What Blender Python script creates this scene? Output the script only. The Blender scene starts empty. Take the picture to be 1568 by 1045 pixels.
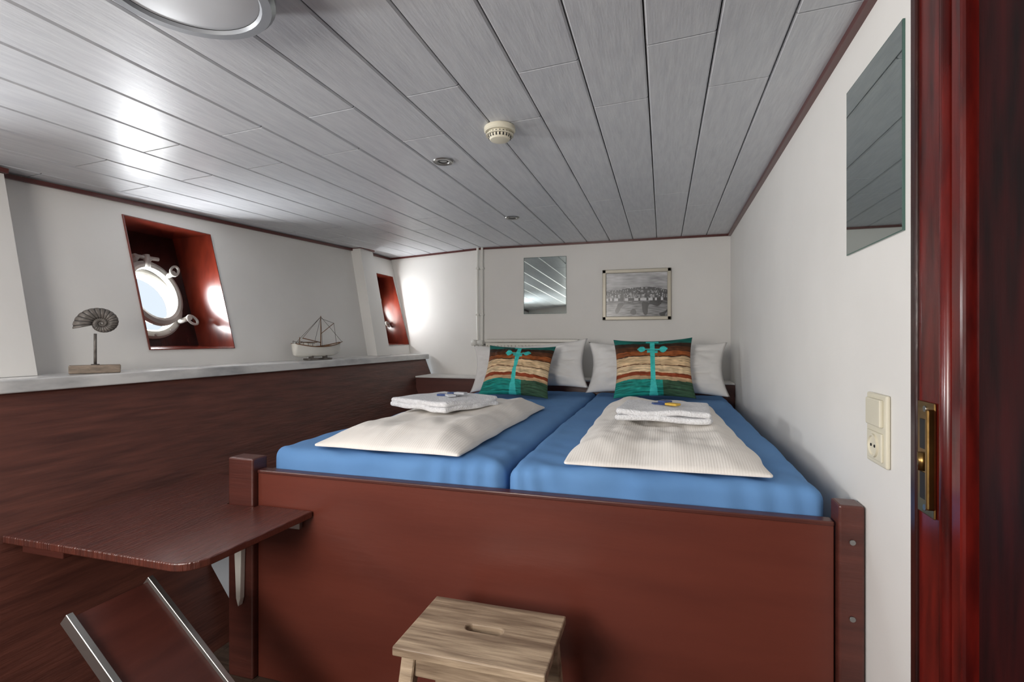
import bpy, bmesh, math, random
from mathutils import Vector, Matrix, noise
random.seed(3)
sc=bpy.context.scene
try:
    sc.view_settings.view_transform='Standard'
except Exception: pass

def lin(c):
    return tuple(((v/255)/12.92 if v/255<=.04045 else ((v/255+.055)/1.055)**2.4) for v in c)+(1,)

# ---------------- materials ----------------
def mat(name,col,rough=.5,metal=0,spec=.5,coat=0,bump=0,bscale=40,stretch=(1,1,1),col2=None,nscale=5,detail=4,contrast=(.3,.7),emit=0):
    m=bpy.data.materials.new(name); m.use_nodes=True
    nt=m.node_tree; b=nt.nodes['Principled BSDF']
    b.inputs['Base Color'].default_value=lin(col); b.inputs['Roughness'].default_value=rough
    b.inputs['Metallic'].default_value=metal; b.inputs['Specular IOR Level'].default_value=spec
    b.inputs['Coat Weight'].default_value=coat; b.inputs['Coat Roughness'].default_value=.15
    tc=nt.nodes.new('ShaderNodeTexCoord'); mp=nt.nodes.new('ShaderNodeMapping')
    nt.links.new(tc.outputs['Object'],mp.inputs[0]); mp.inputs['Scale'].default_value=stretch
    if col2 is None: col2=tuple(max(0,min(255,c*.94)) for c in col)
    n=nt.nodes.new('ShaderNodeTexNoise'); n.inputs['Scale'].default_value=nscale; n.inputs['Detail'].default_value=detail
    nt.links.new(mp.outputs[0],n.inputs['Vector'])
    r=nt.nodes.new('ShaderNodeValToRGB'); r.color_ramp.elements[0].position=contrast[0]; r.color_ramp.elements[1].position=contrast[1]
    r.color_ramp.elements[0].color=lin(col2); r.color_ramp.elements[1].color=lin(col)
    nt.links.new(n.outputs[0],r.inputs[0]); nt.links.new(r.outputs[0],b.inputs['Base Color'])
    if bump:
        n2=nt.nodes.new('ShaderNodeTexNoise'); n2.inputs['Scale'].default_value=bscale; n2.inputs['Detail'].default_value=3
        nt.links.new(mp.outputs[0],n2.inputs['Vector'])
        bp=nt.nodes.new('ShaderNodeBump'); bp.inputs['Strength'].default_value=bump; bp.inputs['Distance'].default_value=.01
        nt.links.new(n2.outputs[0],bp.inputs['Height']); nt.links.new(bp.outputs[0],b.inputs['Normal'])
    return m
def stripes(m,scale,strength,axis='X'):
    nt=m.node_tree; b=nt.nodes['Principled BSDF']
    tc=nt.nodes.new('ShaderNodeTexCoord'); w=nt.nodes.new('ShaderNodeTexWave'); w.bands_direction=axis
    w.inputs['Scale'].default_value=scale; w.inputs['Distortion'].default_value=.4; w.inputs['Detail Scale'].default_value=1
    nt.links.new(tc.outputs['Object'],w.inputs['Vector'])
    bp=nt.nodes.new('ShaderNodeBump'); bp.inputs['Strength'].default_value=strength; bp.inputs['Distance'].default_value=.002
    nt.links.new(w.outputs['Fac'],bp.inputs['Height'])
    old=[l for l in nt.links if l.to_socket==b.inputs['Normal']]
    if old: nt.links.new(old[0].from_socket,bp.inputs['Normal'])
    nt.links.new(bp.outputs[0],b.inputs['Normal'])
def vcmat(name,rough=.7,spec=.3):
    m=bpy.data.materials.new(name); m.use_nodes=True; nt=m.node_tree; b=nt.nodes['Principled BSDF']
    b.inputs['Roughness'].default_value=rough; b.inputs['Specular IOR Level'].default_value=spec
    a=nt.nodes.new('ShaderNodeVertexColor'); a.layer_name='Col'; nt.links.new(a.outputs[0],b.inputs['Base Color'])
    return m
M={}
M['wall']=mat('wall_paint',(230,228,224),.6,bump=.03,bscale=60,nscale=3,col2=(224,222,218))
M['ceil']=mat('ceiling_board',(205,207,210),.38,spec=.45,bump=.06,bscale=30,stretch=(6,.7,1),nscale=12,col2=(190,192,197),detail=6)
M['ceilback']=mat('ceiling_gap',(62,55,45),.6)
M['trim']=mat('trim_dark_red',(84,32,27),.35,coat=.3)
M['brown']=mat('brown_painted_wood',(92,48,40),.34,spec=.5,bump=.08,bscale=12,stretch=(1,1,14),nscale=3,col2=(74,38,32),detail=6)
M['panel']=mat('brown_panel_wood',(106,62,51),.42,spec=.45,bump=.2,bscale=10,stretch=(1,1.2,14),nscale=4,col2=(76,43,36),detail=7)
M['table']=mat('table_mahogany',(102,49,36),.36,spec=1.0,coat=.3,bump=.6,bscale=14,stretch=(14,1.2,1),nscale=5,col2=(74,34,26),detail=6)
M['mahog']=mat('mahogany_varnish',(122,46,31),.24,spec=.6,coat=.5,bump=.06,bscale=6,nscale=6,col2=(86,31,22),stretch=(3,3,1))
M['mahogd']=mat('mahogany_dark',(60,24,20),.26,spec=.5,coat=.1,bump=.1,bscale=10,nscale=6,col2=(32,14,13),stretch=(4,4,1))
M['door']=mat('door_dark_red',(54,12,13),.55,spec=.2,bump=.1,bscale=10,nscale=9,col2=(20,7,8),stretch=(4,4,.6))
M['jamb']=mat('jamb_red',(108,24,18),.26,spec=.5,coat=.15,bump=.08,bscale=14,nscale=14,col2=(56,13,12),stretch=(3,3,.5))
M['ply']=mat('board_front',(108,53,41),.34,spec=.5,bump=.05,bscale=10,stretch=(1,1,6),nscale=2.2,col2=(96,46,36),detail=6)
M['marble']=mat('marble',(232,232,230),.2,nscale=9,col2=(158,160,162),stretch=(1,.5,1.5),contrast=(.25,.6),detail=8)
M['blue']=mat('blue_sheet',(106,150,200),.85,spec=.15,bump=.25,bscale=9,nscale=4,col2=(98,142,194))
M['linen']=mat('linen',(248,243,236),.85,spec=.15,bump=.12,bscale=10,nscale=3,col2=(245,239,231))
stripes(M['linen'],44,.16,'X')
M['pillow']=mat('pillow_cotton',(243,241,238),.85,spec=.15,bump=.15,bscale=10)
M['terry']=mat('terry_towel',(244,244,246),.95,spec=.05,bump=.7,bscale=160,nscale=60)
M['mirror']=mat('mirror_glass',(205,216,214),.02,metal=1,col2=(202,213,211))
M['medge']=mat('mirror_edge',(70,100,92),.2)
M['stool']=mat('birch_wood',(186,164,138),.5,bump=.25,bscale=12,stretch=(1,9,9),nscale=4,col2=(122,102,83),detail=10,contrast=(.36,.6))
M['floor']=mat('floor_wood',(96,78,66),.5,bump=.2,bscale=10,stretch=(1,12,1),nscale=5,col2=(60,48,42),detail=6)
M['alu']=mat('aluminium',(185,185,182),.35,metal=.9,bump=.1)
M['white']=mat('white_plastic',(236,235,228),.35)
M['cream']=mat('cream_plastic',(220,214,194),.4)
M['greyplast']=mat('grey_plastic',(140,144,150),.4)
M['diff']=mat('lamp_diffuser',(205,208,212),.4)
M['dark']=mat('dark_slot',(25,24,24),.6)
M['brass']=mat('brass',(180,146,88),.3,metal=1,bump=.2,bscale=20,col2=(120,90,54))
M['chrome']=mat('brushed_steel',(160,160,158),.3,metal=1)
M['frame']=mat('silver_frame',(176,170,156),.4,metal=.3)
M['port']=mat('porthole_paint',(190,188,182),.4,bump=.2,bscale=20,col2=(140,138,132))
M['grey']=mat('grey_panel',(170,176,184),.6)
M['rad']=mat('radiator_enamel',(232,229,220),.4)
M['shell']=mat('bronze_shell',(122,116,110),.5,metal=.2,bump=.3,bscale=50,nscale=30,col2=(76,71,67))
M['groove']=mat('shell_groove',(44,41,40),.6)
M['greywood']=mat('grey_wood',(150,134,118),.7,bump=.4,bscale=20,stretch=(4,4,12),nscale=8,col2=(112,100,88))
M['boatwhite']=mat('boat_white',(232,229,220),.5)
M['boatwood']=mat('boat_wood',(120,84,56),.6)
M['rig']=mat('rigging',(70,62,56),.7)
M['cush']=vcmat('cushion_print'); M['photo']=vcmat('harbour_print',.25,.5)
M['sach']=mat('sachet_yellow',(226,184,70),.4); M['sachb']=mat('sachet_blue',(62,84,140),.4); M['sachw']=mat('sachet_white',(205,208,214),.4)
M['glow']=mat('spot_glass',(150,150,148),.15)

# ---------------- mesh helpers ----------------
COL=sc.collection
def mk(name,verts,faces,m,smooth=False):
    me=bpy.data.meshes.new(name); me.from_pydata([tuple(v) for v in verts],[],faces); me.validate(); me.update()
    o=bpy.data.objects.new(name,me); COL.objects.link(o)
    if m: me.materials.append(m)
    bm=bmesh.new(); bm.from_mesh(me); bmesh.ops.recalc_face_normals(bm,faces=bm.faces); bm.to_mesh(me); bm.free()
    if smooth:
        for p in me.polygons: p.use_smooth=True
    return o
def box(name,x0,x1,y0,y1,z0,z1,m,bev=0,seg=2):
    v=[(x,y,z) for x in (x0,x1) for y in (y0,y1) for z in (z0,z1)]
    f=[(0,1,3,2),(4,6,7,5),(0,4,5,1),(2,3,7,6),(0,2,6,4),(1,5,7,3)]
    o=mk(name,v,f,m)
    if bev:
        b=o.modifiers.new('b','BEVEL'); b.width=bev; b.segments=seg; b.limit_method='ANGLE'
    return o
def prism(name,pts,z0,z1,m,bev=0,axis='z'):
    n=len(pts)
    def P(a,b,c):
        return (a,b,c) if axis=='z' else ((a,c,b) if axis=='y' else (c,a,b))
    v=[P(a,b,z0) for a,b in pts]+[P(a,b,z1) for a,b in pts]
    f=[tuple(range(n)),tuple(range(n,2*n))]+[(i,(i+1)%n,n+(i+1)%n,n+i) for i in range(n)]
    o=mk(name,v,f,m)
    if bev:
        b=o.modifiers.new('b','BEVEL'); b.width=bev; b.segments=2; b.limit_method='ANGLE'
    return o
def cyl(name,p0,p1,r0,m,r1=None,n=24,smooth=True):
    p0=Vector(p0);p1=Vector(p1); r1=r0 if r1 is None else r1
    d=(p1-p0).normalized(); a=d.orthogonal().normalized(); b=d.cross(a)
    v=[];
    for p,r in ((p0,r0),(p1,r1)):
        for i in range(n):
            t=2*math.pi*i/n; v.append(p+a*math.cos(t)*r+b*math.sin(t)*r)
    f=[tuple(range(n)),tuple(range(n,2*n))]+[(i,(i+1)%n,n+(i+1)%n,n+i) for i in range(n)]
    o=mk(name,v,f,m)
    if smooth:
        for p in o.data.polygons: p.use_smooth=len(p.vertices)==4
    return o
def lathe(name,prof,m,mtx=Matrix(),n=48,close=False):
    v=[];k=len(prof)
    for i in range(n):
        t=2*math.pi*i/n
        for r,h in prof: v.append(mtx@Vector((r*math.cos(t),r*math.sin(t),h)))
    f=[]
    for i in range(n):
        j=(i+1)%n
        for a in range(k if close else k-1):
            b=(a+1)%k
            f.append((i*k+a,j*k+a,j*k+b,i*k+b))
    o=mk(name,v,f,m)
    bm=bmesh.new(); bm.from_mesh(o.data); bmesh.ops.remove_doubles(bm,verts=bm.verts,dist=1e-5); bmesh.ops.recalc_face_normals(bm,faces=bm.faces); bm.to_mesh(o.data); bm.free()
    for p in o.data.polygons: p.use_smooth=True
    es=o.modifiers.new('e','EDGE_SPLIT'); es.split_angle=math.radians(35)
    return o
def tube(name,pts,r,m,n=10):
    cu=bpy.data.curves.new(name,'CURVE'); cu.dimensions='3D'; sp=cu.splines.new('POLY'); sp.points.add(len(pts)-1)
    for i,p in enumerate(pts): sp.points[i].co=(*p,1)
    cu.bevel_depth=r; cu.bevel_resolution=3; cu.use_fill_caps=True; cu.materials.append(m)
    o=bpy.data.objects.new(name,cu); COL.objects.link(o); return o
def strip(name,pts,w,h,m):
    v=[];f=[]
    for i,p in enumerate(pts):
        p=Vector(p); d=(Vector(pts[min(i+1,len(pts)-1)])-Vector(pts[max(i-1,0)])).normalized()
        s=d.cross(Vector((0,0,1))).normalized()
        for a,b in ((-w,-h),(w,-h),(w,h),(-w,h)): v.append(p+s*a+Vector((0,0,b)))
    for i in range(len(pts)-1):
        for k in range(4): f.append((i*4+k,i*4+(k+1)%4,i*4+4+(k+1)%4,i*4+4+k))
    f.append((0,1,2,3)); e=(len(pts)-1)*4; f.append((e,e+1,e+2,e+3))
    return mk(name,v,f,m)
def join(name,objs):
    bpy.ops.object.select_all(action='DESELECT')
    for o in objs: o.select_set(True)
    bpy.context.view_layer.objects.active=objs[0]
    bpy.ops.object.convert(target='MESH')
    objs=list(bpy.context.selected_objects)
    bpy.context.view_layer.objects.active=objs[0]
    if len(objs)>1: bpy.ops.object.join()
    o=bpy.context.view_layer.objects.active; o.name=name; o.data.name=name
    bpy.ops.object.origin_set(type='ORIGIN_GEOMETRY',center='BOUNDS')
    return o
def axis_list(L,r,n):
    a=[0,.12*r,.35*r,.65*r,r]
    mid=[r+(L-2*r)*i/n for i in range(1,n)]
    return [x-L/2 for x in a+mid+[L-x for x in reversed(a)]]
def softbox(name,L,r,n,m,fn=None):
    X=axis_list(L[0],r,n[0]);Y=axis_list(L[1],r,n[1]);Z=axis_list(L[2],r,n[2])
    d={};v=[];f=[]
    def g(i,j,k):
        key=(i,j,k)
        if key not in d:
            p=Vector((X[i],Y[j],Z[k]))
            c=Vector([max(-L[q]/2+r,min(L[q]/2-r,p[q])) for q in range(3)])
            e=p-c
            if e.length>1e-9: p=c+e.normalized()*r
            if fn: p=fn(p)
            d[key]=len(v); v.append(p)
        return d[key]
    a,b,c=len(X)-1,len(Y)-1,len(Z)-1
    for i in range(a):
        for j in range(b):
            for k in (0,c): f.append((g(i,j,k),g(i+1,j,k),g(i+1,j+1,k),g(i,j+1,k)))
    for i in range(a):
        for k in range(c):
            for j in (0,b): f.append((g(i,j,k),g(i+1,j,k),g(i+1,j,k+1),g(i,j,k+1)))
    for j in range(b):
        for k in range(c):
            for i in (0,a): f.append((g(i,j,k),g(i,j+1,k),g(i,j+1,k+1),g(i,j,k+1)))
    return mk(name,v,f,m,True)
def nz(x,y,z=0): return noise.noise(Vector((x,y,z)))

CZ=1.07
def cz(x,y):
    ur=.73-.011*(y-.9); ul=min(.695,.60+.047*(y-1.58))
    t=(x+2.23)/2.66
    return CZ+ul+(ur-ul)*t
YN=-1.0
# ---------------- ceiling ----------------
v=[];f=[]
edges=[.44-.16*i for i in range(20)]
for bi in range(19):
    x1,x0=edges[bi],edges[bi+1]
    j=1.25 if bi%2==0 else 1.52
    cuts=[YN,j-1.3,j,j+1.3,4.05] if j-1.3>YN+.1 else [YN,j,j+1.3,4.05]
    for a in range(len(cuts)-1):
        ya,yb=cuts[a]+.0028,cuts[a+1]-.0028
        xa,xb=x0+.0016,x1-.0016
        yss=[ya+(yb-ya)*s/6 for s in range(0,7)]
        base=len(v)
        for si,y in enumerate(yss):
            prof=[(xa,.018),(xa,.004),(xa+.004,0),(xb-.004,0),(xb,.004),(xb,.018)]
            for px_,h in prof: v.append((px_,y,cz(px_,y)+h))
        ns=len(yss)-1
        for s in range(ns):
            for k in range(5): f.append((base+s*6+k,base+s*6+k+1,base+(s+1)*6+k+1,base+(s+1)*6+k))
        f.append(tuple(base+k for k in range(6))); f.append(tuple(base+ns*6+k for k in range(6)))
ceil=mk('ceiling',v,f,M['ceil'])
bk=mk('cb',[(x,y,cz(x,y)+.006+h) for h in (0,.05) for x,y in ((.5,YN),(.5,4.05),(-2.62,4.05),(-2.62,YN))],[(0,1,2,3),(4,5,6,7),(0,1,5,4),(1,2,6,5),(2,3,7,6),(3,0,4,7)],M['ceilback'])
join('ceiling',[ceil,bk])
# ---------------- floor ----------------
fl=[]
for i in range(23):
    x=-2.0+i*.11
    fl.append(box('fb',x+.001,x+.109,YN,3.7,-.02,0,M['floor'],.002,1))
fl.append(box('fs',-2.05,.55,YN,3.75,-.06,-.021,M['dark']))
join('floor',fl)
# ---------------- walls ----------------
box('wall_right',.43,.50,1.066,3.72,-.02,1.86,M['wall'])
prism('wall_back',[(.43,3.63),(-1.34,3.63),(-2.6,3.962),(-2.6,4.03),(-1.34,3.70),(.43,3.70)],-.02,1.84,M['wall'])
box('wall_rear',-2.6,.50,YN-.06,YN,-.02,1.88,M['wall'])
ZB=.93
def zt(y): return cz(-2.23,y)+.02
def wx(y,z):
    xt=-2.215-.012*(y-1.6)
    return -2.015+(xt+2.015)*(z-.95)/(zt(y)-.95)
WIN=[(.05,.50),(1.58,2.005),(3.46,3.80)]
wz0,wz1=1.03,1.595
ys=[YN]+[q for w in WIN for q in w]+[3.93]
v=[];f=[]
for y in ys:
    for z in (ZB,wz0,min(wz1,zt(y)-.03),zt(y)): v.append((wx(y,z),y,z))
for i in range(len(ys)-1):
    for k in range(3):
        if k==1 and i%2==1: continue
        f.append((i*4+k,(i+1)*4+k,(i+1)*4+k+1,i*4+k+1))
mk('wall_left',v,f,M['wall'])
vup=Vector((-.301,0,.954)); nrm=Vector((.954,0,.301))
def bx(z): return -2.24-.18*(z-1.03)/.57
def window(idx,y0,y1,yc,r,zc=1.255):
    parts=[]
    e=.004
    wt=min(wz1,zt(y0)-.03)
    fr=[Vector((wx(y,z)+.007,y,z)) for y,z in ((y0,wz0),(y1,wz0),(y1,wt),(y0,wt))]
    bk=[Vector((bx(z),y,z)) for y,z in ((y0+.01,wz0+.01),(y1-.01,wz0+.01),(y1-.01,wt-.01),(y0+.01,wt-.01))]
    ou=[Vector((wx(y,z)+.007,y,z)) for y,z in ((y0-e,wz0-e),(y1+e,wz0-e),(y1+e,wt+e),(y0-e,wt+e))]
    ob=[p-Vector((.02,0,0)) for p in ou]
    V=fr+bk+ou+ob
    F=[]
    for i in range(4):
        j=(i+1)%4
        F+= [(i,j,4+j,4+i),(i,j,8+j,8+i),(8+i,8+j,12+j,12+i)]
    parts.append(mk('reveal',V,F,M['mahog']))
    c=Vector((bx(zc),yc,zc))
    hy0,hy1=y0-yc,y1-yc
    hz0,hz1=(wz0-zc)/.954,(wt-zc)/.954
    an=[2*math.pi*i/48 for i in range(48)]+[math.atan2(b,a)%(2*math.pi) for a in (hy0,hy1) for b in (hz0,hz1)]
    an=sorted(set(an)); V=[];F=[]
    for t in an:
        ca,sa=math.cos(t),math.sin(t)
        k=min([q for q in ((hy1/ca if ca>1e-6 else 9),(hy0/ca if ca<-1e-6 else 9),(hz1/sa if sa>1e-6 else 9),(hz0/sa if sa<-1e-6 else 9))])
        V.append(c+Vector((0,ca*r,0))+vup*sa*r); V.append(c+Vector((0,ca*k,0))+vup*sa*k)
        V.append(c+Vector((0,ca*r,0))+vup*sa*r-nrm*.05)
    n=len(an)
    for i in range(n):
        j=(i+1)%n; F+=[(3*i,3*j,3*j+1,3*i+1),(3*i,3*j,3*j+2,3*i+2)]
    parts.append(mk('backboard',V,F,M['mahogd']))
    mt=Matrix(((0,vup.x,nrm.x,c.x),(1,0,0,c.y),(0,vup.z,nrm.z,c.z),(0,0,0,1)))
    parts.append(lathe('flange',[(r-.012,-.04),(r-.012,.014),(r-.004,.02),(r+.02,.02),(r+.028,.012),(r+.028,0)],M['port'],mt))
    mt2=mt@Matrix.Translation((.012,.03,.045))@Matrix.Rotation(math.radians(9),4,'Y')
    parts.append(lathe('glass_frame',[(r-.030,0),(r-.026,.018),(r-.012,.024),(r+.004,.018),(r+.008,0),(r-.0,-.012),(r-.024,-.012)],M['port'],mt2,close=True))
    for k in range(12):
        t=2*math.pi*k/12
        parts.append(cyl('bolt',mt@Vector(((r+.012)*math.cos(t),(r+.012)*math.sin(t),.015)),mt@Vector(((r+.012)*math.cos(t),(r+.012)*math.sin(t),.026)),.006,M['port'],n=8))
    for t in (50,-35):
        t=math.radians(t); R=r+.005
        b0=Vector((R*math.cos(t),R*math.sin(t),.02)); out=Vector((math.cos(t),math.sin(t),0))
        parts.append(cyl('dog_lug',mt@(b0+out*.012),mt@(b0+out*.012+Vector((0,0,.07))),.012,M['port']))
        loop=[mt@(b0+out*(.03+.028*math.cos(a))+Vector((-out.y,out.x,0))*.018*math.sin(a)+Vector((0,0,.065))) for a in [2*math.pi*q/16 for q in range(17)]]
        parts.append(tube('wing_nut',loop,.006,M['port']))
    for s in (-.03,.03):
        t=math.radians(95); b0=Vector(((r+.02)*math.cos(t)+s,(r+.02)*math.sin(t),.02))
        parts.append(cyl('hinge_lug',mt@b0,mt@(b0+Vector((0,.03,.055))),.014,M['port']))
    parts.append(cyl('hinge_pin',mt@Vector((-.06,r+.048,.07)),mt@Vector((.06,r+.048,.07)),.009,M['port']))
    parts.append(cyl('hinge_arm',mt@Vector((0,r+.0,.065)),mt@Vector((0,r+.06,.075)),.014,M['port']))
    join('window_%d'%idx,parts)
    L=bpy.data.lights.new('porthole_daylight','AREA'); L.shape='DISK'; L.size=2*r+.08
    lo=bpy.data.objects.new('porthole_daylight_%d'%idx,L); COL.objects.link(lo)
    lo.location=c-nrm*.07; lo.rotation_euler=(-nrm).to_track_quat('Z','Y').to_euler()
    return L
l1=window(1,.05,.50,.27,.155); l2=window(2,1.58,2.005,1.765,.150,1.240); l3=window(3,3.46,3.80,3.63,.12)
l1.energy=66; l2.energy=19; l3.energy=17
for l in (l1,l2,l3): l.color=(.96,.98,1.0)
def leancol(name,ya0,yb0,ya1,yb1,d):
    z0=.953; z1=zt(ya1)-.025
    V=[(wx(ya0,z0)-.02,ya0,z0),(wx(ya0,z0)+d,ya0,z0),(wx(yb0,z0)+d,yb0,z0),(wx(yb0,z0)-.02,yb0,z0),
       (wx(ya1,z1)-.02,ya1,z1),(wx(ya1,z1)+d,ya1,z1),(wx(yb1,z1)+d,yb1,z1),(wx(yb1,z1)-.02,yb1,z1)]
    a=mk(name,V,[(0,1,2,3),(4,5,6,7),(0,1,5,4),(1,2,6,5),(2,3,7,6),(3,0,4,7)],M['wall'])
    z=z1
    t=strip('ct',[(wx(ya1,z)-.0,ya1-.006,z+.008),(wx(ya1,z)+d+.006,ya1-.006,z+.008),(wx(yb1,z)+d+.006,yb1+.006,z+.01),(wx(yb1,z),yb1+.006,z+.01)],.006,.008,M['trim'])
    return join(name,[a,t])
leancol('wall_left_pilaster',3.16,3.34,3.27,3.44,.08)
leancol('wall_left_pilaster_near',.80,1.135,.80,1.145,.07)
box('window_ledge_marble',-2.03,-1.82,YN,3.745,.912,.952,M['marble'],.004)
v=[];f=[]
YS=[YN+i*(3.72-YN)/8 for i in range(9)]
XB=-1.47
for y in YS:
    for dx in (0,-.02):
        v.append((-1.838+dx,y,.911)); v.append((XB+dx,y,0))
for i in range(8):
    a=i*4;b=a+4
    f+=[(a,a+1,b+1,b),(a+2,b+2,b+3,a+3),(a,b,b+2,a+2),(a+1,a+3,b+3,b+1)]
f+=[(0,2,3,1),(32,33,35,34)]
mk('wall_left_lower_panel',v,f,M['panel'])
def px(z): return -1.838+(XB+1.838)*(1-z/.911)
box_tr=strip('trim_1',[(.421,y,cz(.421,y)-.008) for y in (1.07,2.3,3.62)],.009,.008,M['trim'])
strip('trim_2',[(.42,3.622,cz(.42,3.62)-.007),(-1.33,3.622,cz(-1.33,3.62)-.007),(-2.225,3.855,cz(-2.22,3.855)-.007)],.007,.007,M['trim'])
strip('trim_3',[(wx(y,cz(-2.22,y)-.01)+.008,y,cz(-2.22,y)-.012) for y in (YN+.02,1.19,2.2,3.27)],.008,.008,M['trim'])
strip('trim_4',[(wx(y,cz(-2.22,y)-.01)+.008,y,cz(-2.22,y)-.012) for y in (3.45,3.84)],.008,.008,M['trim'])
# ---------------- door jamb right ----------------
j=[]
j.append(box('a',.427,.50,.975,1.0655,0,1.80,M['jamb'],.004))
j.append(box('a2',.4215,.44,1.045,1.066,0,1.79,M['mahogd'],.003))
j.append(cyl('b',(.430,.957,0),(.430,.957,1.79),.012,M['jamb']))
j.append(box('c',.424,.50,.908,.940,0,1.79,M['jamb'],.005))
j.append(box('d',.445,.50,.90,1.0,0,1.80,M['mahogd']))
join('door_frame',j)
d=[box('a',.438,.48,YN+.02,.897,.005,1.785,M['door'],.004),box('b',.432,.439,-.5,.72,.15,.85,M['door'],.006),box('c',.432,.439,-.5,.72,.95,1.65,M['door'],.006)]
join('door_1',d)
s=[box('a',.4228,.4265,.985,1.042,.775,.965,M['brass'],.002)]
s.append(box('b',.4215,.4235,1.000,1.030,.80,.845,M['dark'])); s.append(box('b2',.4215,.4235,1.000,1.030,.885,.935,M['dark']))
s.append(box('lip',.412,.425,.983,.992,.79,.955,M['brass'],.003))
s.append(cyl('latch',(.418,1.012,.85),(.418,1.012,.88),.007,M['brass']))
for z in (.787,.865,.953): s.append(cyl('sc',(.4215,1.015,z),(.424,1.015,z),.005,M['chrome']))
join('door_strike_plate',s)
# switch & socket
s=[box('a',.421,.4295,1.165,1.265,.812,.958,M['cream'],.004,3),
   box('r',.414,.422,1.178,1.252,.892,.948,M['cream'],.003,3)]
s.append(box('q',.417,.422,1.178,1.252,.822,.880,M['cream'],.003,3))
mt=Matrix.Translation((.418,1.215,.851))@Matrix.Rotation(math.radians(-90),4,'Y')
s.append(lathe('so',[(.0,.002),(.019,.002),(.020,.005),(.024,.005),(.024,.0)],M['cream'],mt))
for dy in (-.009,.009): s.append(cyl('h',(.4145,1.215+dy,.851),(.4165,1.215+dy,.851),.003,M['dark'],n=10))
join('light_switch_with_socket',s)
# ---------------- mirrors ----------------
def mirror(name,axis,a0,a1,z0,z1,pos):
    if axis=='x': p=[box('g',pos,pos+.004,a0,a1,z0,z1,M['medge']),box('s',pos-.0005,pos,a0+.002,a1-.002,z0+.002,z1-.002,M['mirror'])]
    else: p=[box('g',a0,a1,pos,pos+.004,z0,z1,M['medge']),box('s',a0+.003,a1-.003,pos-.0005,pos,z0+.003,z1-.003,M['mirror'])]
    return join(name,p)
mirror('wall_mirror','x',1.105,1.405,1.272,1.665,.4258)
mirror('wall_mirror.001','y',-.99,-.67,1.258,1.675,3.6255)
# ---------------- framed harbour picture ----------------
x0,x1,z0,z1=-.41,.055,1.205,1.56; y=3.61
fw=.026
p=[box('t',x0,x1,y,y+.018,z1-fw,z1,M['frame'],.004),box('b',x0,x1,y,y+.018,z0,z0+fw,M['frame'],.004),
   box('l',x0,x0+fw,y,y+.018,z0,z1,M['frame'],.004),box('r',x1-fw,x1,y,y+.018,z0,z1,M['frame'],.004)]
nu,nv=280,180; V=[];F=[];C=[]
for b in range(nv+1):
    for a in range(nu+1):
        u,w=a/nu,b/nv
        V.append((x0+fw+(x1-x0-2*fw)*u,y+.010,z0+fw+(z1-z0-2*fw)*w))
        hill=.60+.13*math.sin(u*3+.2)*u+.02*nz(u*8,1)
        if w>hill:
            g=.36+.18*nz(u*3,w*9,3)+.35*(w-hill)+.12*nz(u*10,w*25,5)
        elif w>.42:
            g=.06+.05*nz(u*12,w*14,1)
            cx,cy=math.floor(u*60),math.floor(w*38)
            if nz(cx*1.7,cy*2.3,7)>.15: g=.20+.55*abs(nz(cx*3.1,cy*1.3,2))
            if w<.50 and nz(cx*.9,1.5,9)>.0: g+=.2
        elif w>.36:
            cx=math.floor(u*30); g=.03 if nz(cx*1.3,4.4,2)>-.1 else .6
        else:
            g=.22+.22*nz(u*9,w*50,4)-.10*(w>.27)
            if nz(u*7,w*5,12)>.22: g=.03
        for cxx in (.25,.31,.37,.44,.80,.86):
            if abs(u-cxx)<.003 and .3<w<.62: g=.02
        g=max(.015,min(.85,g)); C.append((g,g,g*1.02,1))
for b in range(nv):
    for a in range(nu):
        q=b*(nu+1)+a; F.append((q,q+1,q+nu+2,q+nu+1))
o=mk('print',V,F,M['photo']); ca=o.data.color_attributes.new(name='Col',type='FLOAT_COLOR',domain='POINT')
for i,c in enumerate(C): ca.data[i].color=c
join('framed_harbour_picture',[o]+p)
# ---------------- ceiling fixtures ----------------
def cmt(x,y): return Matrix.Translation((x,y,cz(x,y)))@Matrix.Rotation(math.pi,4,'X')
o=lathe('ring',[(0,0),(.125,0),(.140,.006),(.145,.02),(.145,.045),(.138,.053),(.122,.053),(.118,.047)],M['greyplast'],cmt(-.793,.675))
o2=lathe('diff',[(0,.056),(.06,.054),(.1,.050),(.118,.046)],M['diff'],cmt(-.793,.675))
join('ceiling_lamp',[o,o2])
mt=cmt(-.50,1.54)
s=[lathe('b',[(0,0),(.048,0),(.050,.004),(.050,.014),(.046,.018),(0,.018)],M['cream'],mt),
   lathe('c',[(.0,.018),(.036,.018),(.036,.034),(.030,.042),(.015,.045),(0,.045)],M['cream'],mt)]
for k in range(20):
    t=2*math.pi*k/20
    a=mt@Vector((.0362*math.cos(t),.0362*math.sin(t),.021)); b=mt@Vector((.034*math.cos(t),.034*math.sin(t),.037))
    s.append(cyl('slot',a,b,.0028,M['dark'],n=6))
s.append(lathe('rim',[(.036,.026),(.044,.026),(.044,.029),(.036,.029)],M['cream'],mt,close=True))
join('smoke_detector',s)
for i,(x,y) in enumerate(((-.79,1.745),(-.81,2.72))):
    mt=cmt(x,y)
    s=[lathe('a',[(.020,-.002),(.024,.004),(.036,.005),(.040,.0)],M['chrome'],mt),lathe('g',[(0,.0),(.012,.001),(.022,.001)],M['glow'],mt)]
    s.append(lathe('g2',[(.014,.001),(.016,.003),(.019,.001)],M['dark'],mt))
    join('recessed_spotlight',s)
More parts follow.
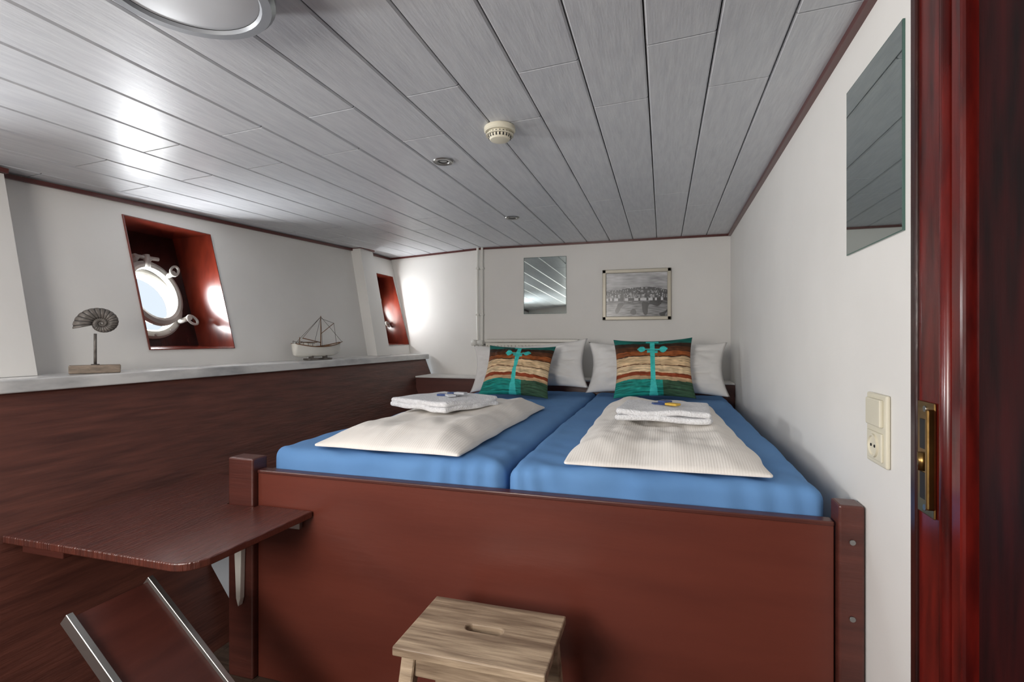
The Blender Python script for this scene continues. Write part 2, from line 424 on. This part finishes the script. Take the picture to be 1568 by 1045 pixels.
# ---------------- headboard, radiator, pipes ----------------
h=[box('a',-1.76,.428,3.40,3.425,.55,.785,M['brown'],.003),box('a2',-1.50,.428,3.402,3.423,0,.56,M['brown'])]
h.append(prism('sill',[(.428,3.402),(.428,3.628),(-1.34,3.628),(-1.68,3.71),(-1.765,3.71),(-1.765,3.402)],.786,.797,M['wall'],.002))
join('headboard_with_shelf',h)
r=[]
x0,x1=-1.255,-.57
r.append(box('body',x0,x1,3.525,3.585,.80,1.045,M['rad'],.004))
n=26
for i in range(n):
    x=x0+.012+(x1-x0-.024)*i/(n-1)
    r.append(box('fin',x-.007,x+.007,3.512,3.527,.82,1.03,M['rad'],.004))
r.append(box('top',x0-.003,x1+.003,3.508,3.592,1.050,1.070,M['rad'],.004))
for i in range(40):
    x=x0+.02+(x1-x0-.04)*i/39
    r.append(box('gr',x-.004,x+.004,3.52,3.58,1.068,1.0715,M['dark']))
for x in (x0+.1,x1-.1): r.append(box('br',x-.015,x+.015,3.58,3.628,.85,.95,M['rad']))
join('radiator',r)
p=[]
for x in (-1.345,-1.31):
    p.append(tube('p',[(x,3.60,.80),(x,3.60,cz(x,3.6)-.002)],.0095,M['white']))
    for z in (1.25,1.60): p.append(box('cl',x-.013,x+.013,3.588,3.628,z,z+.014,M['white'],.002))
p.append(tube('v',[(-1.31,3.60,1.03),(-1.262,3.56,1.03)],.009,M['chrome']))
p.append(cyl('valve',(-1.335,3.56,1.045),(-1.285,3.56,1.045),.018,M['white']))
p.append(cyl('knob',(-1.375,3.56,1.045),(-1.335,3.56,1.045),.024,M['white'],.020))
join('heating_pipes',p)
# ---------------- bed ----------------
b=[]
b.append(box('front',-1.23,.372,1.308,1.330,0,.650,M['ply'],.002))
b.append(box('cap',-1.23,.372,1.304,1.338,.646,.657,M['brown'],.003))
b.append(box('pl',-1.328,-1.232,1.288,1.35,0,.694,M['brown'],.005))
b.append(box('pr',.376,.427,1.290,1.35,0,.700,M['brown'],.005))
b.append(box('sl',-1.25,-1.225,1.35,3.398,.30,.64,M['brown'],.003))
b.append(box('slat',-1.225,.425,1.345,3.398,.52,.540,M['brown']))
for z in (.17,.45,.62): b.append(cyl('bolt',(.402,1.2895,z),(.402,1.286,z),.006,M['chrome'],n=12))
join('bed_frame',b)
def matt(name,xa,xb,seed):
    ya,yb,za,zb=1.345,3.39,.544,.722
    c=Vector(((xa+xb)/2,(ya+yb)/2,(za+zb)/2))
    def fn(p):
        q=p+c
        w=.006*nz(q.x*5+seed,q.y*5,q.z*6)+.003*nz(q.x*14,q.y*9+seed,q.z*10)-.002
        w+=.004*math.sin((q.x+q.y*1.6)*34+2*nz(q.x*3,seed))*max(0,1-(q.y-1.35)*2.2)*.5
        return Vector((q.x+(.003*nz(q.y*9,q.z*12,seed)),q.y+(w*.8+.003*math.sin(q.x*38+q.z*60*nz(q.x*2,seed)))*(1 if p.y<-.95 else 0),q.z+w*(1 if p.z>0 else 0)))
    return softbox(name,(xb-xa,yb-ya,zb-za),.035,(70,90,8),M['blue'],fn)
matt('mattress',-1.215,-.424,1.0); matt('mattress.001',-.416,.366,7.7)
def duvet(name,c,seed,T=.045):
    def fn(p):
        s=p.x+.5; t=p.y/2+.5
        s=max(0,min(1,s));t=max(0,min(1,t))
        q=[(c[0][k]*(1-s)+c[1][k]*s)*(1-t)+(c[3][k]*(1-s)+c[2][k]*s)*t for k in (0,1)]
        x,y=q
        edge=min(s,1-s)*6; e2=min(t,1-t)*9
        k=min(1,edge)**.6*min(1,e2)**.6
        h=(p.z/.06+.5)
        wr=.012*nz(x*4+seed,y*3)+.008*nz(x*9,y*5+seed)+.005*nz(x*22,y*12,seed)
        top=.008+(T*k*(.75+.25*t)+wr*k*1.5)
        x+=.012*nz(y*6,seed)*(1-k); y+=.010*nz(x*7,seed+3)*(1-k)
        return Vector((x,y,.7265+max(0.0005,top*h)))
    return softbox(name,(1,2,.06),.02,(60,80,2),M['linen'],fn)
duvet('folded_duvet',[(-1.075,1.375),(-.57,1.36),(-.56,2.45),(-1.09,2.42)],1.3,.060)
duvet('folded_duvet.001',[(-.262,1.365),(.262,1.375),(.225,2.72),(-.265,2.66)],5.1,.045)
def towel(name,cx,cy,z,rot,seed,sach):
    parts=[]
    R=Matrix.Translation((cx,cy,z))@Matrix.Rotation(math.radians(rot),4,'Z')
    for i,(w,d) in enumerate(((.325,.31),(.318,.303))):
        def fn(p,i=i):
            q=p.copy(); q.z+=.006*nz(p.x*10+seed,p.y*10,i)+.010+.018*i
            q.x+=.008*nz(p.y*14,seed+i); q.y+=.008*nz(p.x*14,seed+i+4)
            return R@q
        parts.append(softbox('l',(w,d,.0205),.010,(20,20,1),M['terry'],fn))
    for k,(dx,dy,m,a) in enumerate(sach):
        def fn(p,dx=dx,dy=dy,a=a,k=k):
            q=Matrix.Rotation(math.radians(a),4,'Z')@p
            return R@(q+Vector((dx,dy,.042+.003*k)))
        parts.append(softbox('s',(.050,.034,.009),.004,(6,4,1),M[m],fn))
    return join(name,parts)
towel('folded_towel',-.86,1.92,.796,-22,1.0,((-.03,.02,'sachb',20),(.03,.0,'sachw',-30),(.0,.05,'sachb',60),(.045,.045,'sachw',15)))
towel('folded_towel.001',.005,1.98,.783,-3,6.0,((-.02,.02,'sachb',20),(.03,.0,'sach',-30),(.0,.05,'sachb',60)))
def pillow(name,cx,cy,cz_,W,H,T,tilt,roll,m,yaw=0,seed=0,n=60,colfn=None,pin=.10):
    V=[];F=[];C=[]
    mt=Matrix.Translation((cx,cy,cz_))@Matrix.Rotation(math.radians(yaw),4,'Z')@Matrix.Rotation(math.radians(-tilt),4,'X')@Matrix.Rotation(math.radians(roll),4,'Y')
    for side in (-1,1):
        for b in range(n+1):
            for a in range(n+1):
                u=-1+2*a/n; w=-1+2*b/n
                x=W/2*u*(1-.09*(1-w*w)); z=H/2*w*(1-pin*(1-u*u))
                h=T/2*(max(0,1-abs(u)**2.6)**.62)*(max(0,1-abs(w)**2.6)**.62)
                e=(1-u*u)*(1-w*w)
                h+=(.014*nz(u*2.2+seed,w*2.2,side)+.010*nz(u*5,w*5+seed,side)+.005*nz(u*11,w*9+seed,side))*min(1,e*3)*T/.14
                h=max(h,0)
                V.append(mt@Vector((x,side*h,z)))
                if colfn: C.append(colfn((u+1)/2,(w+1)/2))
        base=0 if side==-1 else (n+1)**2
        for b in range(n):
            for a in range(n):
                q=base+b*(n+1)+a; F.append((q,q+1,q+n+2,q+n+1))
    o=mk(name,V,F,m,True)
    if colfn:
        ca=o.data.color_attributes.new(name='Col',type='FLOAT_COLOR',domain='POINT')
        for i,c in enumerate(C): ca.data[i].color=c
    bm=bmesh.new(); bm.from_mesh(o.data); bmesh.ops.remove_doubles(bm,verts=bm.verts,dist=1e-5); bmesh.ops.recalc_face_normals(bm,faces=bm.faces); bm.to_mesh(o.data); bm.free()
    return o
def cush(u,v):
    g=nz(u*4,v*55,1)*.5+nz(u*12,v*120,2)*.4
    def c(rgb,k=.25):
        l=lin(rgb); s=max(.15,1+g*2.4*k); return (l[0]*s,l[1]*s,l[2]*s,1)
    turq=(66,196,190)
    if abs(u-.5)<.028+.05*max(0,.25-v)*2+(.05 if v>.93 else 0) and v<.97: return c(turq,.15)
    if abs(v-.79)<.014 and .30<u<.70: return c(turq,.15)
    for cx in (.36,.64):
        if (u-cx)**2+((v-.79)*.8)**2<.0022: return c(turq,.15)
    if abs(u-.5)<.07 and abs(v-.74)<.025: return c(turq,.1)
    w=v+.02*nz(u*2,v*2,9)
    if w>.90: return c((26,100,92),.7)
    if w>.83: return c((52,36,24),.6)
    if w>.74: return c((84,48,26),.6)
    if w>.66: return c((146,80,38),.5)
    if w>.645: return c((44,28,18))
    if w>.50: return c((214,184,144),.5)
    if w>.485: return c((104,62,38))
    if w>.36: return c((220,194,156),.5)
    if w>.30: return c((140,62,32),.5)
    if w>.24: return c((196,162,124),.5)
    return c((26,138,126) if (u<.62) else (54,84,62),.6)
pillow('bed_pillow',-.845,3.205,.897,.78,.34,.17,24,-4,M['pillow'],seed=2,pin=.2)
pillow('bed_pillow.001',-.045,3.205,.895,.83,.345,.17,24,0,M['pillow'],seed=8,pin=.16)
pillow('decorative_cushion',-.845,2.95,.880,.43,.36,.12,34,1,M['cush'],seed=4,n=180,colfn=cush)
pillow('decorative_cushion.001',-.055,3.03,.905,.45,.37,.12,24,-2,M['cush'],seed=5,n=180,colfn=cush)
# ---------------- table ----------------
ZT=.547
arc=[(-1.105+.065*math.sin(a),.968-.065*math.cos(a)) for a in [math.radians(q) for q in range(0,91,10)]]
pts=[(px(ZT)+.006,.903)]+arc+[(-1.022,1.3025),(-1.222,1.3025),(-1.222,1.286),(-1.331,1.286),(-1.331,1.56),(px(ZT)+.006,1.56)]
t=[prism('top',pts,ZT-.02,ZT,M['table'],.003)]
t.append(prism('bracket',[(-1.290,ZT-.021),(-1.255,ZT-.021),(-1.262,.26),(-1.270,.235),(-1.278,.26)],1.268,1.2865,M['white'],.002,axis='y'))
t.append(box('plate',-1.12,-1.06,1.290,1.3065,.490,.5265,M['alu'],.002))
t.append(box('cleat',-1.655,-1.50,.93,.96,.495,.5265,M['brown'],.003))
join('corner_table',t)
prism('support_panel',[(-1.60,.50),(-1.335,.50),(-1.335,0),(-1.37,0),(-1.56,.25),(-1.62,.42)],1.44,1.452,M['grey'],.001,axis='y')
A=Vector((-1.262,0,.45)); D=Vector((.53,0,-.45)); dn=D.normalized(); up=Vector((-dn.z,0,dn.x)); 
if up.z<0: up=-up
def slab(name,y0,y1,h0,h1,l0,l1,m,bev=.001):
    V=[]
    for l in (l0,l1):
        for y in (y0,y1):
            for h in (h0,h1): V.append(A+D*l+up*h+Vector((0,y,0)))
    o=mk(name,V,[(0,1,3,2),(4,6,7,5),(0,4,5,1),(2,3,7,6),(0,2,6,4),(1,5,7,3)],m)
    bb=o.modifiers.new('b','BEVEL'); bb.width=bev
    return o
join('slanted_step_board',[slab('b',.80,.975,-.018,0,0,.97,M['brown']),slab('e1',.788,.802,-.02,.010,-.01,.975,M['alu']),slab('e2',.973,.987,-.02,.010,-.01,.975,M['alu'])])
# ---------------- stool ----------------
s=[]
sx0,sx1,sy0,sy1,sz=-.555,-.22,.963,1.188,.413
cx,cy=-.3875,1.0755
outer=[(sx0,sy0),(sx1,sy0),(sx1,sy1),(sx0,sy1)]
slot=[]
for k in range(24):
    a=2*math.pi*k/24; ox=.030 if math.cos(a)>0 else -.030
    slot.append((cx+ox+.014*math.cos(a),cy+.005+.014*math.sin(a)))
bm=bmesh.new()
def loop(pts,z):
    vs=[bm.verts.new((x,y,z)) for x,y in pts]; return [bm.edges.new((vs[i],vs[(i+1)%len(vs)])) for i in range(len(vs))]
e=loop(outer,sz)+loop(slot,sz)
bmesh.ops.triangle_fill(bm,edges=e,use_beauty=True)
fs=list(bm.faces); r=bmesh.ops.extrude_face_region(bm,geom=fs)
bmesh.ops.translate(bm,verts=[g for g in r['geom'] if isinstance(g,bmesh.types.BMVert)],vec=(0,0,-.020))
bmesh.ops.recalc_face_normals(bm,faces=bm.faces)
me=bpy.data.meshes.new('top'); bm.to_mesh(me); bm.free(); me.materials.append(M['stool'])
o=bpy.data.objects.new('top',me); COL.objects.link(o); bb=o.modifiers.new('b','BEVEL'); bb.width=.003; bb.segments=2; bb.limit_method='ANGLE'; bb.angle_limit=math.radians(60)
s.append(o)
def leg(xt,yt,xb,yb):
    V=[]
    for x,y,z,w in ((xb,yb,0,.016),(xt,yt,sz-.021,.016)):
        for a,b in ((-w,-w),(w,-w),(w,w),(-w,w)): V.append((x+a,y+b,z))
    o=mk('leg',V,[(0,1,2,3),(4,5,6,7),(0,1,5,4),(1,2,6,5),(2,3,7,6),(3,0,4,7)],M['stool'])
    b=o.modifiers.new('b','BEVEL'); b.width=.003
    return o
for sx in (-1,1):
    for sy in (-1,1):
        s.append(leg(cx+sx*.135,cy+sy*.085,cx+sx*.160,cy+sy*(.15 if sy<0 else .13)))
for sy in (-1,1): s.append(box('ap',cx-.125,cx+.125,cy+sy*.089-.008,cy+sy*.089+.008,sz-.065,sz-.021,M['stool'],.002))
for sx in (-1,1): s.append(box('aps',cx+sx*.138-.008,cx+sx*.138+.008,cy-.075,cy+.075,sz-.065,sz-.021,M['stool'],.002))
for sy in (-1,1): s.append(box('st',cx-.14,cx+.14,cy+sy*.118-.007,cy+sy*.118+.007,.12,.15,M['stool'],.002))
for sx in (-1,1): s.append(box('st2',cx+sx*.149-.007,cx+sx*.149+.007,cy-.11,cy+.11,.16,.19,M['stool'],.002))
join('step_stool',s)
# ---------------- nautilus ornament ----------------
s=[]
R=Matrix.Translation((-1.895,1.275,0))@Matrix.Rotation(math.radians(56),4,'Z')
o=box('base',-.070,.070,-.022,.022,.953,.981,M['greywood'],.003); o.matrix_world=R; s.append(o)
o=cyl('stem',(.0,0,.98),(.0,0,1.09),.0045,M['shell'],n=10); o.matrix_world=R; s.append(o)
o=cyl('foot',(.0,0,.981),(.0,0,.984),.012,M['shell'],n=16); o.matrix_world=R; s.append(o)
V=[];F=[];G=[]; NT=720; NR=24; turns=3.1*2*math.pi; bg=.165; amax=.054/math.exp(bg*turns); PER=10
for i in range(NT+1):
    th=turns*i/NT; r=amax*math.exp(bg*th)
    g=(i%PER)/PER; tr=r*.50*(1-.07*(math.exp(-((g-.5)/.16)**2)))
    ang=math.radians(196)-(turns-th)
    for k in range(NR):
        a=2*math.pi*k/NR
        rr=r+tr*math.cos(a); V.append((rr*math.cos(ang)+.018, tr*.66*math.sin(a), 1.126+rr*math.sin(ang)*.90))
for i in range(NT):
    for k in range(NR):
        F.append((i*NR+k,(i+1)*NR+k,(i+1)*NR+(k+1)%NR,i*NR+(k+1)%NR)); G.append(1 if (i%PER) in (4,5) else 0)
F.append(tuple(range(NR))); G.append(0); F.append(tuple(NT*NR+k for k in range(NR))); G.append(1)
o=mk('shell',V,F,M['shell'],True); o.data.materials.append(M['groove'])
if len(o.data.polygons)==len(G):
    for p_,gi in zip(o.data.polygons,G): p_.material_index=gi
o.matrix_world=R; s.append(o)
join('nautilus_shell_ornament',s)
# ---------------- model sailing boat ----------------
s=[]
B=Matrix.Translation((-1.915,2.49,.952))@Matrix.Rotation(math.radians(80),4,'Z')
L=.34; V=[];F=[];NS=24;NK=9
for i in range(NS+1):
    t=i/NS; x=-L/2+L*t
    w=.038*(math.sin(math.pi*min(1,max(0,t*.93+.07)))**.5); 
    if i==NS: w=.002
    if i==0: w=max(w,.018)
    sheer=.072+.022*(2*t-1)**2+.006*t
    keel=.018+.028*max(0,(t-.75)/.25)**2+.012*max(0,(.15-t)/.15)**2
    for k in range(NK):
        a=-1+2*k/(NK-1)
        V.append((x,w*a,keel+(sheer-keel)*abs(a)**2.6))
for i in range(NS):
    for k in range(NK-1): F.append((i*NK+k,(i+1)*NK+k,(i+1)*NK+k+1,i*NK+k+1))
F.append(tuple(range(NK)))
o=mk('hull',V,F,M['boatwhite'],True); s.append(o)
V2=[];F2=[]
for i in range(NS+1):
    for k in (0,NK-1):
        p=V[i*NK+k]; V2.append((p[0],p[1]*.96,p[2]-.008))
for i in range(NS): F2.append((2*i,2*i+2,2*i+3,2*i+1))
s.append(mk('deck',V2,F2,M['boatwood']))
for k in (0,NK-1): s.append(tube('rail',[Vector(V[i*NK+k])+Vector((0,0,.001)) for i in range(NS+1)],.0028,M['boatwood']))
for k in (0,NK-1):
    s.append(tube('rail2',[Vector(V[i*NK+k])+Vector((0,0,.018)) for i in range(1,9)],.0012,M['rig']))
    for i in range(1,9,2): s.append(tube('rp',[V[i*NK+k],Vector(V[i*NK+k])+Vector((0,0,.018))],.0012,M['rig']))
s.append(box('cabin',-.10,-.03,-.02,.02,.068,.100,M['boatwhite'],.003)); s.append(box('roof',-.105,-.025,-.023,.023,.100,.104,M['boatwood'],.001))
s.append(box('hatch',.06,.10,-.014,.014,.068,.084,M['boatwood'],.002))
s.append(cyl('mast',(.02,0,.06),(.02,0,.255),.0035,M['boatwood'],.002,n=10))
s.append(cyl('mast2',(-.13,0,.07),(-.13,0,.13),.002,M['boatwood'],n=8))
s.append(cyl('boom',(.02,0,.10),(-.11,0,.125),.0025,M['boatwood'],n=8)); s.append(cyl('gaff',(.02,0,.15),(.12,0,.215),.002,M['boatwood'],n=8))
s.append(cyl('spr',(.15,0,.09),(.19,0,.105),.002,M['boatwood'],n=8))
for a,b in (((.02,0,.25),(.185,0,.103)),((.02,0,.25),(-.16,0,.095)),((.02,0,.25),(.0,.035,.08)),((.02,0,.25),(.0,-.035,.08)),((.02,0,.25),(-.11,0,.125)),((.02,0,.24),(.12,0,.215)),((.12,0,.215),(.14,0,.09))):
    s.append(tube('line',[a,b],.0011,M['rig']))
s.append(box('stand',-.085,.085,-.025,.025,.0005,.010,M['shell'],.002))
for x in (-.05,.05): s.append(box('st',x-.006,x+.006,-.015,.015,.010,.028,M['shell'],.001))
for o in s: o.matrix_world=B
join('model_sailing_boat',s)

# ---------------- lights / world ----------------
w=bpy.data.worlds.new('w'); sc.world=w; w.use_nodes=True
w.node_tree.nodes['Background'].inputs[0].default_value=(.8,.9,1,1); w.node_tree.nodes['Background'].inputs[1].default_value=1.0
L=bpy.data.lights.new('rear_fill_light','AREA'); L.shape='RECTANGLE'; L.size=.7; L.size_y=.7; L.energy=36; L.color=(1,.95,.89)  # added fill lamp behind the camera, no real fixture; brightens room and ceiling
lo=bpy.data.objects.new('rear_fill_light',L); COL.objects.link(lo); lo.location=(-1.0,-.85,1.25)
lo.rotation_euler=(Vector((-.2,-1,-.10))).to_track_quat('Z','Y').to_euler()

cam=bpy.data.cameras.new('cam'); co=bpy.data.objects.new('camera',cam); COL.objects.link(co); sc.camera=co
co.location=(0,0,CZ); co.rotation_euler=(math.radians(90),0,math.radians(16.6))
cam.sensor_width=36; cam.lens=775/1568*36; cam.shift_y=-2.5/1568; cam.clip_start=.02
